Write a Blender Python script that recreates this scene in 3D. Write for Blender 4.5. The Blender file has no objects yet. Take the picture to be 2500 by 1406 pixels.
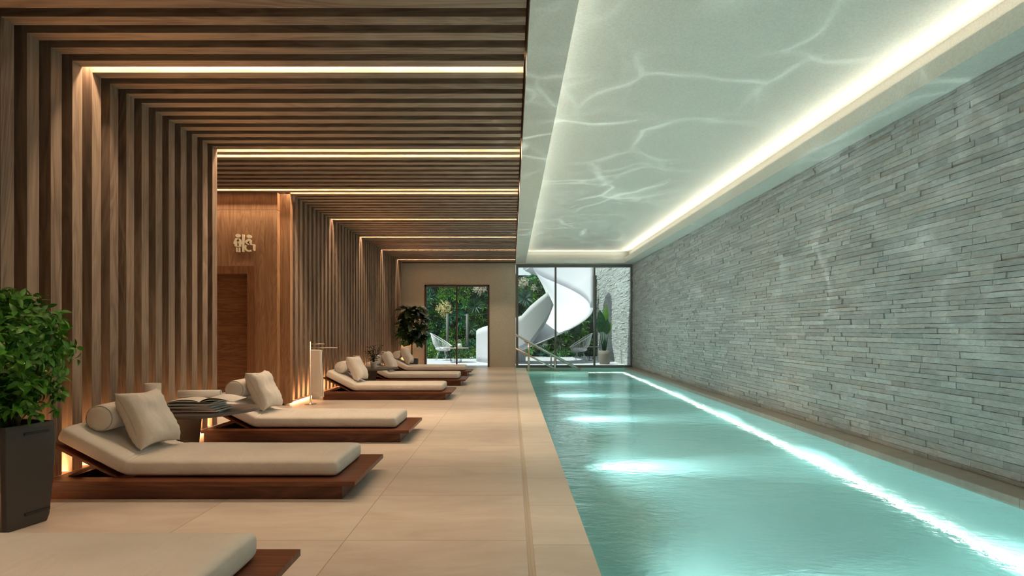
import bpy, bmesh, math, random
from mathutils import Vector, Matrix, noise
PI = math.pi
random.seed(7)
SC = bpy.context.scene
COL = SC.collection

# ------------------------------------------------------------------ camera
F = 1350.0          # focal length in pixels of the 2500 px wide frame
H = 1.1             # eye height
VX, VY = 1250.0, 805.0
cam_d = bpy.data.cameras.new('camera')
cam_d.sensor_width = 36.0
cam_d.lens = 36.0 * F / 2500.0
cam_d.shift_y = (VY - 703.0) / 2500.0
cam_d.clip_start = 0.05
cam = bpy.data.objects.new('camera', cam_d)
COL.objects.link(cam)
cam.location = (0, 0, H)
cam.rotation_euler = (PI / 2, 0, 0)
SC.camera = cam

# ------------------------------------------------------------------ world, sun, exposure
SC.view_settings.view_transform = 'Standard'
SC.view_settings.look = 'None'
SC.view_settings.gamma = 1.0
SC.view_settings.use_curve_mapping = False
SC.view_settings.exposure = 1.74
w = bpy.data.worlds.new('sky'); SC.world = w; w.use_nodes = True
bg = w.node_tree.nodes['Background']
bg.inputs[0].default_value = (0.86, 0.92, 1.0, 1)
bg.inputs[1].default_value = .34
SC.cycles.max_bounces = 10
SC.cycles.diffuse_bounces = 4
SC.cycles.glossy_bounces = 4
SC.cycles.transmission_bounces = 6
SC.cycles.transparent_max_bounces = 12
SC.cycles.sample_clamp_indirect = 6.0
SC.cycles.caustics_refractive = True
SC.cycles.caustics_reflective = False
SC.cycles.blur_glossy = 0.5
sun_d = bpy.data.lights.new('sun', 'SUN'); sun_d.energy = 1.7; sun_d.angle = 0.02
sun_d.color = (1.0, 0.96, 0.9)
sun = bpy.data.objects.new('sun', sun_d); COL.objects.link(sun)
sun.rotation_euler = Vector((0.55, 0.18, -1.0)).to_track_quat('-Z', 'Y').to_euler()

def area_light(name, loc, sx, sy, energy, color, direction=(0, 0, -1), portal=False, spread=PI, yaxis=None):
    d = bpy.data.lights.new(name, 'AREA'); d.shape = 'RECTANGLE'
    d.size = sx; d.size_y = sy; d.energy = energy; d.color = color
    d.spread = spread
    if portal: d.cycles.is_portal = True
    o = bpy.data.objects.new(name, d); COL.objects.link(o)
    o.location = loc
    z = -Vector(direction).normalized()
    x = Vector(yaxis).normalized() if yaxis else Vector((1, 0, 0))     # axis of size sx
    y = z.cross(x).normalized(); x = y.cross(z)
    o.rotation_euler = Matrix((x, y, z)).transposed().to_euler()
    return o

# key dimensions ---------------------------------------------------
XW = -3.224         # front plane of the wall slats
P = 0.18965         # slat pitch
SY0 = 3.676         # start of slat 0
SW = 0.095          # slat width
SD = 0.10           # slat depth
ZS = 3.073          # underside of the ceiling slats
ZB = 3.027          # underside of the plaster soffit
YF = 16.3           # far wall
YN = -2.0           # near wall
XC0, XC1 = 0.107, 0.4025      # coping
XR = 3.304          # right edge of the pool
XS = 3.56           # stone wall
WZ = -0.05          # water level
PD = -1.2           # pool floor
SLOTS = (2, 12, 13, 21, 22, 32, 42, 52, 62)
WARM = (1.0, 0.72, 0.46)
# slot lights inside the ceiling slats
for k in SLOTS + (-8, -18):
    yc = SY0 + P * k + SW + (P - SW) / 2
    x0 = -4.85 if 6.04 < yc < 7.93 else -3.27
    area_light('slot_light', ((x0 + 0.08) / 2, yc, ZS + 0.105), 0.08 - x0, 0.03, (0.08 - x0) * 3.7, WARM)
# cove lights, on the ledge behind the fascia, throwing light up on the raised ceiling
CV = dict(x0=0.3916, x1=3.244, y1=15.96)
area_light('cove_light_left', (CV['x0'] - 0.06, 7.3, ZB + 0.17), 17.0, 0.03, 6.5, (1, .87, .70), (1, 0, 1.0), yaxis=(0, 1, 0))
area_light('cove_light_right', (CV['x1'] + 0.08, 7.3, ZB + 0.17), 17.0, 0.03, 15.5, (1, .87, .70), (-1, 0, 1.0), yaxis=(0, 1, 0))
area_light('cove_light_far', ((CV['x0'] + CV['x1']) / 2, CV['y1'] + 0.08, ZB + 0.17), 2.85, 0.03, 2.1, (1, .88, .73), (0, -1, 1.0))
# daylight enters through the glazing at the far end
area_light('portal_far', (1.83, YF + 0.12, 1.45), 3.4, 2.9, 1, (1, 1, 1), (0, -1, 0), portal=True)
# pool wall lamps, plus an added wide fill spot beside each
for k in range(-1, 5):
    d = bpy.data.lights.new('pool_spot', 'SPOT'); d.energy = 230; d.color = (0.85, 1.0, 0.99)
    d.spot_size = math.radians(32); d.spot_blend = 1.0; d.shadow_soft_size = 0.05
    o = bpy.data.objects.new('pool_spot', d); COL.objects.link(o)
    o.location = (XC1 + 0.07, 3.28 + 2.56 * k, -1.05)
    o.rotation_euler = Vector((1.0, 0, -0.13)).to_track_quat('-Z', 'Y').to_euler()
    d2 = bpy.data.lights.new('pool_fill', 'SPOT'); d2.energy = 25; d2.color = (0.78, 1.0, 1.0)
    d2.spot_size = math.radians(150); d2.spot_blend = 0.6; d2.shadow_soft_size = 0.06
    o = bpy.data.objects.new('pool_fill', d2); COL.objects.link(o)
    o.location = (XC1 + 0.09, 3.28 + 2.56 * k, -0.40)
    o.rotation_euler = Vector((1.0, 0, 0.05)).to_track_quat('-Z', 'Y').to_euler()

# ------------------------------------------------------------------ node helpers
def new_mat(name):
    m = bpy.data.materials.new(name); m.use_nodes = True
    nt = m.node_tree
    return m, nt, nt.nodes['Principled BSDF'], nt.nodes['Material Output']
class N:
    def __init__(s, nt): s.nt = nt
    def add(s, t, **kw):
        n = s.nt.nodes.new(t)
        for k, v in kw.items(): setattr(n, k, v)
        return n
    def link(s, a, b): s.nt.links.new(a, b)
    def val(s, sock, v):
        if isinstance(v, bpy.types.NodeSocket): s.link(v, sock)
        else: sock.default_value = v
    def math(s, op, a, b=0.0, c=0.0):
        n = s.add('ShaderNodeMath', operation=op)
        s.val(n.inputs[0], a); s.val(n.inputs[1], b); s.val(n.inputs[2], c)
        return n.outputs[0]
    def pos(s):
        return s.add('ShaderNodeNewGeometry').outputs['Position']
    def objco(s):
        return s.add('ShaderNodeTexCoord').outputs['Object']
    def mapping(s, v, scale=(1, 1, 1), loc=(0, 0, 0)):
        n = s.add('ShaderNodeMapping'); s.link(v, n.inputs[0])
        n.inputs[1].default_value = loc; n.inputs[3].default_value = scale
        return n.outputs[0]
    def noise(s, v, scale=5, detail=4, rough=.55, dist=0.0):
        n = s.add('ShaderNodeTexNoise'); s.link(v, n.inputs['Vector'])
        n.inputs['Scale'].default_value = scale; n.inputs['Detail'].default_value = detail
        n.inputs['Roughness'].default_value = rough; n.inputs['Distortion'].default_value = dist
        return n.outputs[0]
    def ramp(s, f, stops):
        n = s.add('ShaderNodeValToRGB'); s.link(f, n.inputs[0])
        e = n.color_ramp.elements
        while len(e) < len(stops): e.new(0.5)
        for i, (p, c) in enumerate(stops):
            e[i].position = p; e[i].color = (*c, 1) if len(c) == 3 else c
        return n.outputs[0]
    def mix(s, f, a, b, mode='MIX'):
        n = s.add('ShaderNodeMix', data_type='RGBA', blend_type=mode)
        s.val(n.inputs[0], f)
        for i, v in ((6, a), (7, b)):
            if isinstance(v, bpy.types.NodeSocket): s.link(v, n.inputs[i])
            else: n.inputs[i].default_value = (*v, 1) if len(v) == 3 else v
        return n.outputs[2]
    def bump(s, h, strength, dist, normal=None):
        n = s.add('ShaderNodeBump'); s.link(h, n.inputs['Height'])
        n.inputs['Strength'].default_value = strength; n.inputs['Distance'].default_value = dist
        if normal is not None: s.link(normal, n.inputs['Normal'])
        return n.outputs[0]
    def sep(s, v):
        n = s.add('ShaderNodeSeparateXYZ'); s.link(v, n.inputs[0]); return n.outputs
    def comb(s, x, y, z):
        n = s.add('ShaderNodeCombineXYZ')
        for i, v in enumerate((x, y, z)): s.val(n.inputs[i], v)
        return n.outputs[0]

def plain(name, col, rough=.5, metal=0.0, bump=None, spec=.5, var=0.0):
    m, nt, b, out = new_mat(name); n = N(nt)
    b.inputs['Base Color'].default_value = (*col, 1)
    b.inputs['Roughness'].default_value = rough; b.inputs['Metallic'].default_value = metal
    b.inputs['Specular IOR Level'].default_value = spec
    if var:
        c = n.noise(n.objco(), 9, 5)
        n.link(n.ramp(c, [(.3, tuple(x * (1 - var) for x in col)), (.7, tuple(min(1, x * (1 + var)) for x in col))]), b.inputs['Base Color'])
    if bump:
        n.link(n.bump(n.noise(n.objco(), bump[0], 3), bump[1], bump[2]), b.inputs['Normal'])
    return m

def wood(name, dark, light, axis, grain=22.0, rough=.5, per=None, space='pos', bands=2.2, spec=.4):
    """long wood grain along axis; per=(axis index, pitch) gives each board its own tone"""
    m, nt, b, out = new_mat(name); n = N(nt)
    v = n.pos() if space == 'pos' else n.objco()
    sc = [grain] * 3; sc['XYZ'.index(axis)] = grain * 0.035
    x, y, z = n.sep(v)
    if per is not None:
        pa, pitch, off = per
        idx = n.math('FLOOR', n.math('DIVIDE', n.math('SUBTRACT', (x, y, z)[pa], off), pitch))
        wn = n.add('ShaderNodeTexWhiteNoise', noise_dimensions='1D'); n.link(idx, wn.inputs['W'])
        shift = n.math('MULTIPLY', wn.outputs[0], 40.0)
        cs = [x, y, z]; ai = 'XYZ'.index(axis); cs[ai] = n.math('ADD', cs[ai], shift)
        v = n.comb(*cs)
    mv = n.mapping(v, tuple(sc))
    fine = n.noise(mv, 1.6, 8, .65, 0.4)
    sc2 = [bands] * 3; sc2['XYZ'.index(axis)] = bands * 0.12
    broad = n.noise(n.mapping(v, tuple(sc2)), 2.0, 3, .5, 1.6)
    wv = n.math('FRACT', n.math('MULTIPLY', broad, 7.0))
    wv = n.math('ABSOLUTE', n.math('SUBTRACT', wv, .5))
    f = n.math('ADD', n.math('MULTIPLY', fine, .75), n.math('MULTIPLY', wv, .5))
    if per is not None:
        f = n.math('ADD', f, n.math('MULTIPLY', n.math('SUBTRACT', wn.outputs[0], .5), .16))
    c = n.ramp(f, [(.28, dark), (.72, light)])
    n.link(c, b.inputs['Base Color'])
    b.inputs['Roughness'].default_value = rough
    b.inputs['Specular IOR Level'].default_value = spec
    n.link(n.bump(fine, .25, .002), b.inputs['Normal'])
    return m

def emit(name, col, strength):
    m, nt, b, out = new_mat(name)
    b.inputs['Base Color'].default_value = (.8, .8, .8, 1)
    b.inputs['Emission Color'].default_value = (*col, 1)
    b.inputs['Emission Strength'].default_value = strength
    return m

M = {}
M['slat_wall'] = wood('oak_wall_slats', (.160, .105, .074), (.350, .252, .182), 'Z', 26, .55, per=(1, P, SY0))
M['slat_ceiling'] = wood('oak_ceiling_slats', (.160, .105, .074), (.350, .252, .182), 'X', 26, .55, per=(1, P, SY0))
M['slat_back'] = plain('dark_slat_backing', (.07, .038, .025), .7)
M['panel'] = wood('veneer_panel', (.24, .125, .066), (.42, .245, .135), 'Z', 20, .45, bands=3.0)
M['frame_wood'] = wood('door_frame_wood', (.17, .075, .036), (.29, .14, .07), 'Z', 24, .45)
M['door_wood'] = wood('door_leaf_wood', (.15, .064, .03), (.31, .15, .072), 'X', 16, .4, bands=3.0)
M['teak'] = wood('dark_teak', (.085, .026, .012), (.20, .068, .032), 'X', 30, .35, space='obj')
M['planter'] = plain('charcoal_planter', (.046, .041, .040), .42)
M['table'] = plain('taupe_lacquer', (.125, .104, .094), .35)
M['white_ceramic'] = plain('white_ceramic', (.62, .57, .52), .5)
M['steel'] = plain('brushed_steel', (.62, .60, .55), .28, 1.0)
M['rack'] = plain('rack_metal', (.66, .60, .52), .3, .9)
M['towel'] = plain('towel_cotton', (.84, .81, .77), .95, bump=(260, .5, .003))
M['frame_dark'] = plain('bronze_frame', (.17, .17, .155), .45, .3)
M['frame_brown'] = plain('brown_frame', (.11, .07, .055), .45, .3)
M['paper'] = plain('magazine_paper', (.82, .79, .76), .6)
M['white_paint'] = plain('white_render', (.62, .62, .66), .7)
M['terrace'] = plain('terrace_stone', (.60, .60, .65), .55, bump=(30, .1, .002))
M['soil'] = plain('soil', (.02, .014, .009), .9)
M['trunk'] = plain('trunk', (.10, .065, .04), .8, bump=(40, .6, .01))
M['post'] = plain('grey_post', (.13, .12, .12), .6)
M['black'] = plain('black_metal', (.012, .012, .014), .4)
M['cord'] = plain('white_cord', (.72, .72, .70), .5)
M['sign'] = plain('ivory_sign', (.88, .80, .62), .45)
M['pot_out'] = plain('concrete_pot', (.20, .175, .145), .75, bump=(60, .3, .004))
M['wood_top'] = plain('grey_wood_top', (.42, .36, .33), .5)

def fabric():
    m, nt, b, out = new_mat('oat_fabric'); n = N(nt)
    v = n.objco()
    c = n.ramp(n.noise(v, 3.0, 5), [(.3, (.65, .605, .56)), (.7, (.74, .70, .66))])
    n.link(c, b.inputs['Base Color']); b.inputs['Roughness'].default_value = .92
    b.inputs['Specular IOR Level'].default_value = .2
    b.inputs['Sheen Weight'].default_value = .15
    h = n.noise(v, 450, 2)
    soft = n.noise(n.mapping(v, (6, 2.2, 6)), 1.6, 3, .5, 1.2)
    n1 = n.bump(soft, .2, .03)
    n.link(n.bump(h, .25, .002, n1), b.inputs['Normal'])
    return m
M['fabric'] = fabric()
M['piping'] = plain('fabric_piping', (.50, .46, .40), .9)

def plaster(name, a, bcol, scale=70, bump=.25):
    m, nt, b, out = new_mat(name); n = N(nt); v = n.pos()
    c = n.ramp(n.noise(v, scale, 6, .7), [(.36, a), (.62, bcol)])
    n.link(c, b.inputs['Base Color']); b.inputs['Roughness'].default_value = .85
    n.link(n.bump(n.noise(v, scale * 1.3, 4, .7), bump, .01), b.inputs['Normal'])
    return m
M['ceiling'] = plaster('ceiling_plaster', (.56, .58, .54), (.65, .67, .62), 60, .22)
M['wall_plaster'] = plaster('beige_plaster', (.51, .45, .365), (.66, .595, .50), 46, .3)

def tiles(name, px, ox, py, oy, c0, c1, joint, rough, vein=1.0, jw=.0045, wave=0.0):
    m, nt, b, out = new_mat(name); n = N(nt); v = n.pos(); x, y, z = n.sep(v)
    def line(c, o, p):
        f = n.math('FRACT', n.math('DIVIDE', n.math('SUBTRACT', c, o - 50 * p), p))
        d = n.math('MULTIPLY', n.math('MINIMUM', f, n.math('SUBTRACT', 1.0, f)), p)
        return n.math('LESS_THAN', d, jw / 2)
    l = n.math('MAXIMUM', line(x, ox, px), line(y, oy, py))
    ix = n.math('FLOOR', n.math('DIVIDE', n.math('SUBTRACT', x, ox), px))
    iy = n.math('FLOOR', n.math('DIVIDE', n.math('SUBTRACT', y, oy), py))
    wn = n.add('ShaderNodeTexWhiteNoise', noise_dimensions='3D')
    n.link(n.comb(ix, iy, 3.0), wn.inputs['Vector'])
    off = n.math('MULTIPLY', wn.outputs[0], 9.0)
    vv = n.comb(n.math('ADD', x, off), n.math('ADD', y, off), z)
    st = n.noise(n.mapping(vv, (.9, 3.2, 1)), 1.5, 8, .66, 1.0)
    c = n.ramp(st, [(.30, c0), (.68, c1)])
    fine = n.noise(n.mapping(vv, (4, 18, 4)), 6, 4, .6)
    c = n.mix(n.math('MULTIPLY', n.math('GREATER_THAN', fine, .66), .22 * vein), c, tuple(q * .6 for q in c0))
    tone = n.math('ADD', .96, n.math('MULTIPLY', wn.outputs[0], .06))
    c = n.mix(1.0, c, n.comb(tone, tone, tone), 'MULTIPLY')
    c = n.mix(l, c, joint)
    n.link(c, b.inputs['Base Color'])
    rr = n.math('ADD', rough, n.math('MULTIPLY', st, .12)); n.link(rr, b.inputs['Roughness'])
    b.inputs['Specular IOR Level'].default_value = .5
    hgt = n.math('SUBTRACT', n.math('MULTIPLY', st, .25), l)
    n.link(n.bump(hgt, .18, .004), b.inputs['Normal'])
    return m
M['floor'] = tiles('beige_stone_tiles', .98, -.873, .784, 3.673, (.60, .515, .45), (.75, .665, .595), (.34, .28, .22), .26, 0.7)
M['coping'] = tiles('coping_stone', 9.0, -4.0, .638, 3.467, (.62, .565, .50), (.74, .69, .625), (.36, .31, .26), .45, 1.2)
M['coping_grey'] = tiles('coping_stone_grey', 9.0, -4.0, .95, 3.6, (.33, .30, .26), (.42, .385, .335), (.18, .15, .13), .5, 1.0)

def stone():
    m, nt, b, out = new_mat('ledge_stone'); n = N(nt); v = n.pos()
    at = n.add('ShaderNodeAttribute'); at.attribute_name = 'tone'
    big = n.noise(n.mapping(v, (1.0, 1.0, 2.6)), 13, 10, .78, .5)
    c = n.ramp(big, [(.28, (.36, .38, .37)), (.5, (.51, .54, .53)), (.72, (.65, .69, .675))])
    rust = n.noise(n.mapping(v, (1, .8, 2.4)), 4.0, 5, .65, .5)
    c = n.mix(n.math('MULTIPLY', n.math('GREATER_THAN', rust, .60), .30), c, (.46, .40, .34))
    c = n.mix(1.0, c, at.outputs['Color'], 'MULTIPLY')
    n.link(c, b.inputs['Base Color']); b.inputs['Roughness'].default_value = .8
    h = n.noise(n.mapping(v, (1, 1, 1.8)), 48, 9, .78, .4)
    n.link(n.bump(h, .75, .012), b.inputs['Normal'])
    return m
M['stone'] = stone()

def pool_tile():
    m, nt, b, out = new_mat('pool_render'); n = N(nt); v = n.pos()
    c = n.ramp(n.noise(v, 1.4, 4), [(.3, (.38, .67, .65)), (.7, (.44, .72, .71))])
    n.link(c, b.inputs['Base Color']); b.inputs['Roughness'].default_value = .6
    return m
M['pool'] = pool_tile()
M['pool_light'] = plain('pool_pale_render', (.60, .82, .74), .6)

def water():
    m = bpy.data.materials.new('pool_water'); m.use_nodes = True
    nt = m.node_tree; nt.nodes.clear(); n = N(nt)
    out = n.add('ShaderNodeOutputMaterial')
    g = n.add('ShaderNodeBsdfGlass'); g.inputs['IOR'].default_value = 1.33; g.inputs['Roughness'].default_value = 0.0
    g.inputs['Color'].default_value = (.93, 1.0, .985, 1)
    v = n.pos()
    a = n.noise(n.mapping(v, (1.0, 1.5, 1)), 2.2, 3, .5, .6)
    c = n.noise(n.mapping(v, (1.0, 1.6, 1)), 11, 3, .55, .5)
    h = n.math('ADD', n.math('MULTIPLY', a, 1.0), n.math('MULTIPLY', c, .42))
    n.link(n.bump(h, .13, .10), g.inputs['Normal'])
    n.link(g.outputs[0], out.inputs[0])
    return m
M['water'] = water()

def glass(tint=(.86, .93, .90)):
    m = bpy.data.materials.new('window_glass'); m.use_nodes = True
    nt = m.node_tree; nt.nodes.clear(); n = N(nt)
    out = n.add('ShaderNodeOutputMaterial')
    t = n.add('ShaderNodeBsdfTransparent'); t.inputs[0].default_value = (*tint, 1)
    g = n.add('ShaderNodeBsdfGlossy'); g.inputs['Roughness'].default_value = 0.0
    fr = n.add('ShaderNodeFresnel'); fr.inputs[0].default_value = 1.45
    mx = n.add('ShaderNodeMixShader')
    n.link(fr.outputs[0], mx.inputs[0]); n.link(t.outputs[0], mx.inputs[1]); n.link(g.outputs[0], mx.inputs[2])
    n.link(mx.outputs[0], out.inputs[0])
    return m
M['glass'] = glass()

def leaf_mat(name, c0, c1, rough=.4, trans=.25, attr=False):
    m, nt, b, out = new_mat(name); n = N(nt)
    if attr:
        at = n.add('ShaderNodeAttribute'); at.attribute_name = 'tone'
        n.link(at.outputs['Color'], b.inputs['Base Color'])
        csock = at.outputs['Color']
    else:
        csock = n.ramp(n.noise(n.objco(), 14, 2), [(.3, c0), (.7, c1)])
        n.link(csock, b.inputs['Base Color'])
    b.inputs['Roughness'].default_value = rough
    tr = n.add('ShaderNodeBsdfTranslucent'); n.link(csock, tr.inputs[0])
    mx = n.add('ShaderNodeMixShader'); mx.inputs[0].default_value = trans
    n.link(b.outputs[0], mx.inputs[1]); n.link(tr.outputs[0], mx.inputs[2]); n.link(mx.outputs[0], out.inputs[0])
    return m
M['leaf_bright'] = leaf_mat('ficus_leaf', (.022, .125, .010), (.10, .31, .035), .35, .2)
M['leaf_dark'] = leaf_mat('fig_leaf', (.010, .030, .008), (.028, .065, .018), .35, .15)
M['leaf_small'] = leaf_mat('small_leaf', (.007, .018, .005), (.02, .038, .010), .4, .15)
M['leaf_banana'] = leaf_mat('banana_leaf', (.02, .08, .035), (.06, .18, .06), .35, .35)
M['leaf_lime'] = leaf_mat('lime_leaf', (.16, .36, .05), (.26, .50, .09), .35, .35)
M['leaf_wall'] = leaf_mat('garden_leaves', None, None, .5, .3, attr=True)
M['base_led'] = emit('base_led', (1.0, .62, .30), 1.6)
M['pool_led'] = emit('pool_led', (1.0, .98, .86), 1.6)

# ------------------------------------------------------------------ mesh helpers
class MB:
    def __init__(s): s.v = []; s.f = []; s.tone = None; s.tones = []; s.sm = []
    def add(s, vs, fs, smooth=False, tone=None):
        o = len(s.v); s.v += [tuple(p) for p in vs]
        for f in fs:
            s.f.append(tuple(i + o for i in f)); s.tones.append(tone); s.sm.append(smooth)
        return s
    def box(s, x0, x1, y0, y1, z0, z1, tone=None):
        vs = [(x, y, z) for z in (z0, z1) for y in (y0, y1) for x in (x0, x1)]
        return s.add(vs, [(0, 2, 3, 1), (4, 5, 7, 6), (0, 1, 5, 4), (2, 6, 7, 3), (0, 4, 6, 2), (1, 3, 7, 5)], tone=tone)
    def tube(s, pts, r, n=10, cap=True, smooth=True):
        pts = [Vector(p) for p in pts]; R = r if isinstance(r, (list, tuple)) else [r] * len(pts)
        vs, fs = [], []; up = None
        for i, p in enumerate(pts):
            t = (pts[min(i + 1, len(pts) - 1)] - pts[max(i - 1, 0)]).normalized()
            if up is None:
                up = Vector((0, 0, 1)) if abs(t.z) < .9 else Vector((1, 0, 0))
            u = t.cross(up).normalized(); up = u.cross(t).normalized()
            for k in range(n):
                a = 2 * PI * k / n
                vs.append(p + (u * math.cos(a) + up * math.sin(a)) * R[i])
        for i in range(len(pts) - 1):
            for k in range(n):
                a, b = i * n + k, i * n + (k + 1) % n
                fs.append((a, b, b + n, a + n))
        if cap:
            fs.append(tuple(range(n))[::-1]); fs.append(tuple(len(vs) - n + k for k in range(n)))
        return s.add(vs, fs, smooth)
    def lathe(s, prof, n=32, c=(0, 0, 0), smooth=True, cap=True):
        vs, fs = [], []
        for r, z in prof:
            for k in range(n):
                a = 2 * PI * k / n
                vs.append((c[0] + r * math.cos(a), c[1] + r * math.sin(a), c[2] + z))
        for i in range(len(prof) - 1):
            for k in range(n):
                a, b = i * n + k, i * n + (k + 1) % n
                fs.append((a, b, b + n, a + n))
        if cap:
            fs.append(tuple(range(n))[::-1]); fs.append(tuple(len(vs) - n + k for k in range(n)))
        return s.add(vs, fs, smooth)
    def prism(s, poly, z0, z1, ax='z'):
        """extrude a 2-D polygon; ax z: poly in xy; ax y: poly in xz, extruded along y"""
        k = len(poly)
        if ax == 'z':
            vs = [(x, y, z0) for x, y in poly] + [(x, y, z1) for x, y in poly]
        elif ax == 'y':
            vs = [(x, z0, z) for x, z in poly] + [(x, z1, z) for x, z in poly]
        fs = [tuple(range(k))[::-1], tuple(range(k, 2 * k))]
        fs += [(i, (i + 1) % k, (i + 1) % k + k, i + k) for i in range(k)]
        return s.add(vs, fs)
    def grid(s, rows, smooth=True, closed_u=False, closed_v=False, tone=None):
        nr, nc = len(rows), len(rows[0]); vs = [p for r in rows for p in r]; fs = []
        for i in range(nr - (0 if closed_v else 1)):
            for j in range(nc - (0 if closed_u else 1)):
                a = i * nc + j; b = i * nc + (j + 1) % nc
                c = ((i + 1) % nr) * nc + (j + 1) % nc; d = ((i + 1) % nr) * nc + j
                fs.append((a, b, c, d))
        return s.add(vs, fs, smooth, tone)
    def build(s, name, mat, parent=None, bevel=0, solid=0, subsurf=0, fix=True):
        me = bpy.data.meshes.new(name); me.from_pydata(s.v, [], s.f)
        me.materials.append(mat)
        me.polygons.foreach_set('use_smooth', s.sm)
        if any(t is not None for t in s.tones):
            at = me.color_attributes.new('tone', 'FLOAT_COLOR', 'CORNER')
            buf = []
            for p, t in zip(me.polygons, s.tones):
                buf += list((*(t or (1, 1, 1)), 1.0)) * p.loop_total
            at.data.foreach_set('color', buf)
        if fix:
            bm = bmesh.new(); bm.from_mesh(me); bmesh.ops.recalc_face_normals(bm, faces=bm.faces); bm.to_mesh(me); bm.free()
        me.update()
        o = bpy.data.objects.new(name, me); COL.objects.link(o)
        if parent is not None: o.parent = parent
        if solid:
            md = o.modifiers.new('solid', 'SOLIDIFY'); md.thickness = solid
        if bevel:
            md = o.modifiers.new('bevel', 'BEVEL'); md.width = bevel; md.segments = 2; md.limit_method = 'ANGLE'
        if subsurf:
            md = o.modifiers.new('sub', 'SUBSURF'); md.levels = subsurf; md.render_levels = subsurf
        return o
def tag(o, label=None, cat=None, group=None, kind=None):
    for k, v in (('label', label), ('category', cat), ('group', group), ('kind', kind)):
        if v: o[k] = v
    return o
def empty(name, loc, label, cat, group=None, rz=0, kind=None):
    o = bpy.data.objects.new(name, None); COL.objects.link(o)
    o.empty_display_size = .1; o.location = loc; o.rotation_euler = (0, 0, rz)
    return tag(o, label, cat, group, kind)
def box(name, dims, mat, parent=None, bevel=0):
    return MB().box(*dims).build(name, mat, parent, bevel)
def structure(o, label=None):
    o['kind'] = 'structure'
    if label: o['label'] = label
    return o
def copy_tree(o, parent=None):
    c = o.copy(); COL.objects.link(c)
    if parent is not None: c.parent = parent
    for ch in list(o.children): copy_tree(ch, c)
    return c
def at(px, py, Y): return Vector(((px - VX) * Y / F, Y, H - (py - VY) * Y / F))

# ------------------------------------------------------------------ the room
structure(box('floor', (-4.95, 0.074, YN, YF, -.12, 0), M['floor']), 'beige stone tile floor of the deck beside the pool')
ch = MB().box(0.074, 0.107, YN, YF, -.12, -.006); ch.box(.0745, .077, YN, YF, -.02, -.0005); ch.box(.089, .092, YN, YF, -.02, -.0005)
structure(ch.build('trim_1', plain('channel_metal', (.60, .52, .42), .45)), 'narrow drain channel between floor tiles and pool coping')
structure(box('trim_2', (XC0, XC1, YN, 14.72, -.10, 0), M['coping'], bevel=.004), 'pale stone coping along the left edge of the pool')
structure(box('trim_3', (XR, XS + .1, YN, YF, -.10, 0), M['coping_grey'], bevel=.004), 'narrow grey coping between pool and stone wall')

# pool basin: one open shell, plus entry steps at the far end
pb = MB()
t = .2
pb.box(XC1 - t, XR + t, YN - .2, YF + .2, PD - t, PD)                 # bottom
pb.box(XC1 - t, XC1, YN - .2, YF + .2, PD, -.101)                      # left side
pb.box(XR, XR + t, YN - .2, YF + .2, PD, -.101)
pb.box(XC1, XR, YF - .08, YF + .2, PD, -.015)
pb.box(XC1, XR, YN - .2, YN, PD, 0)
basin = structure(pb.build('pool_basin', M['pool']), 'turquoise swimming pool basin')
st = MB()
for i in range(6):
    x0 = XC1 + .003 + i * .27
    st.box(x0, x0 + .27, 14.86, YF - .085, PD + .001, -.10 - .18 * i)
st.box(XC1 + .003, 2.03, 14.72, 14.86, PD + .001, -.015)
st.box(XC0 + .001, XC1, 14.725, YF - .001, -.10, -.02)
structure(st.build('pool_steps', M['pool_light']), 'pale pool entry steps below the handrail')
wt = MB(); wt.add([(XC1 - .001, YN - .001, WZ), (XR + .001, YN - .001, WZ), (XR + .001, YF - .079, WZ), (XC1 - .001, YF - .079, WZ)], [(0, 1, 2, 3)])
tag(wt.build('pool_water', M['water'], fix=False), 'clear rippling turquoise water filling the long pool', 'water', kind='stuff')
ls = MB().box(3.225, 3.275, YN + .05, YF - .12, PD + .001, PD + .03).box(2.06, 3.225, YF - .17, YF - .12, PD + .001, PD + .03)
tag(ls.build('light_strip', M['pool_led']), 'glowing white light strip along the pool bottom below the stone wall', 'light strip')
for k in range(-1, 5):
    lm = MB().lathe([(.075, 0), (.085, .012), (.085, .02)], 20)
    o = lm.build('pool_lamp', M['steel'], basin)
    o.rotation_euler = (0, PI / 2, 0); o.location = (XC1 + .001, 3.28 + 2.56 * k, -.75)

# slatted wall and ceiling
def slat_y(i): return SY0 + P * i
wl = MB()
for i in range(-29, 66):
    if 13 <= i <= 23: continue
    y = slat_y(i)
    wl.box(XW - SD, XW, y, y + SW, .062, ZS + SD + .009)
# backing blocks behind the wall slats
wl2 = MB()
wl2.box(-4.95, XW - SD, YN, slat_y(12) + SW - .002, 0, 3.25)
wl2.box(-3.60, XW - SD, slat_y(23) + .02, YF, 0, 3.25)
wall = structure(wl2.build('wall_left', M['slat_back']), 'wall behind the vertical wooden slats')
slw = wl.build('wall_slats', M['slat_wall'], wall, bevel=.002)
structure(box('wall_passage', (-5.1, -4.95, YN, YF, 0, 3.3), M['panel']), 'wood wall at the back of the washroom passage')
cl = MB()
for i in range(-29, 66):
    y = slat_y(i)
    if 13 <= i <= 22: x0 = -4.95
    else: x0 = XW + .0005
    cl.box(x0, .088, y, y + SW, ZS, ZS + SD)
ceil = structure(box('ceiling', (-5.1, .106, YN, YF + .1, ZS + SD + .01, ZS + .25), M['slat_back']), 'ceiling behind the wooden slats')
cls = cl.build('ceiling_slats', M['slat_ceiling'], ceil, bevel=.002)
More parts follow.
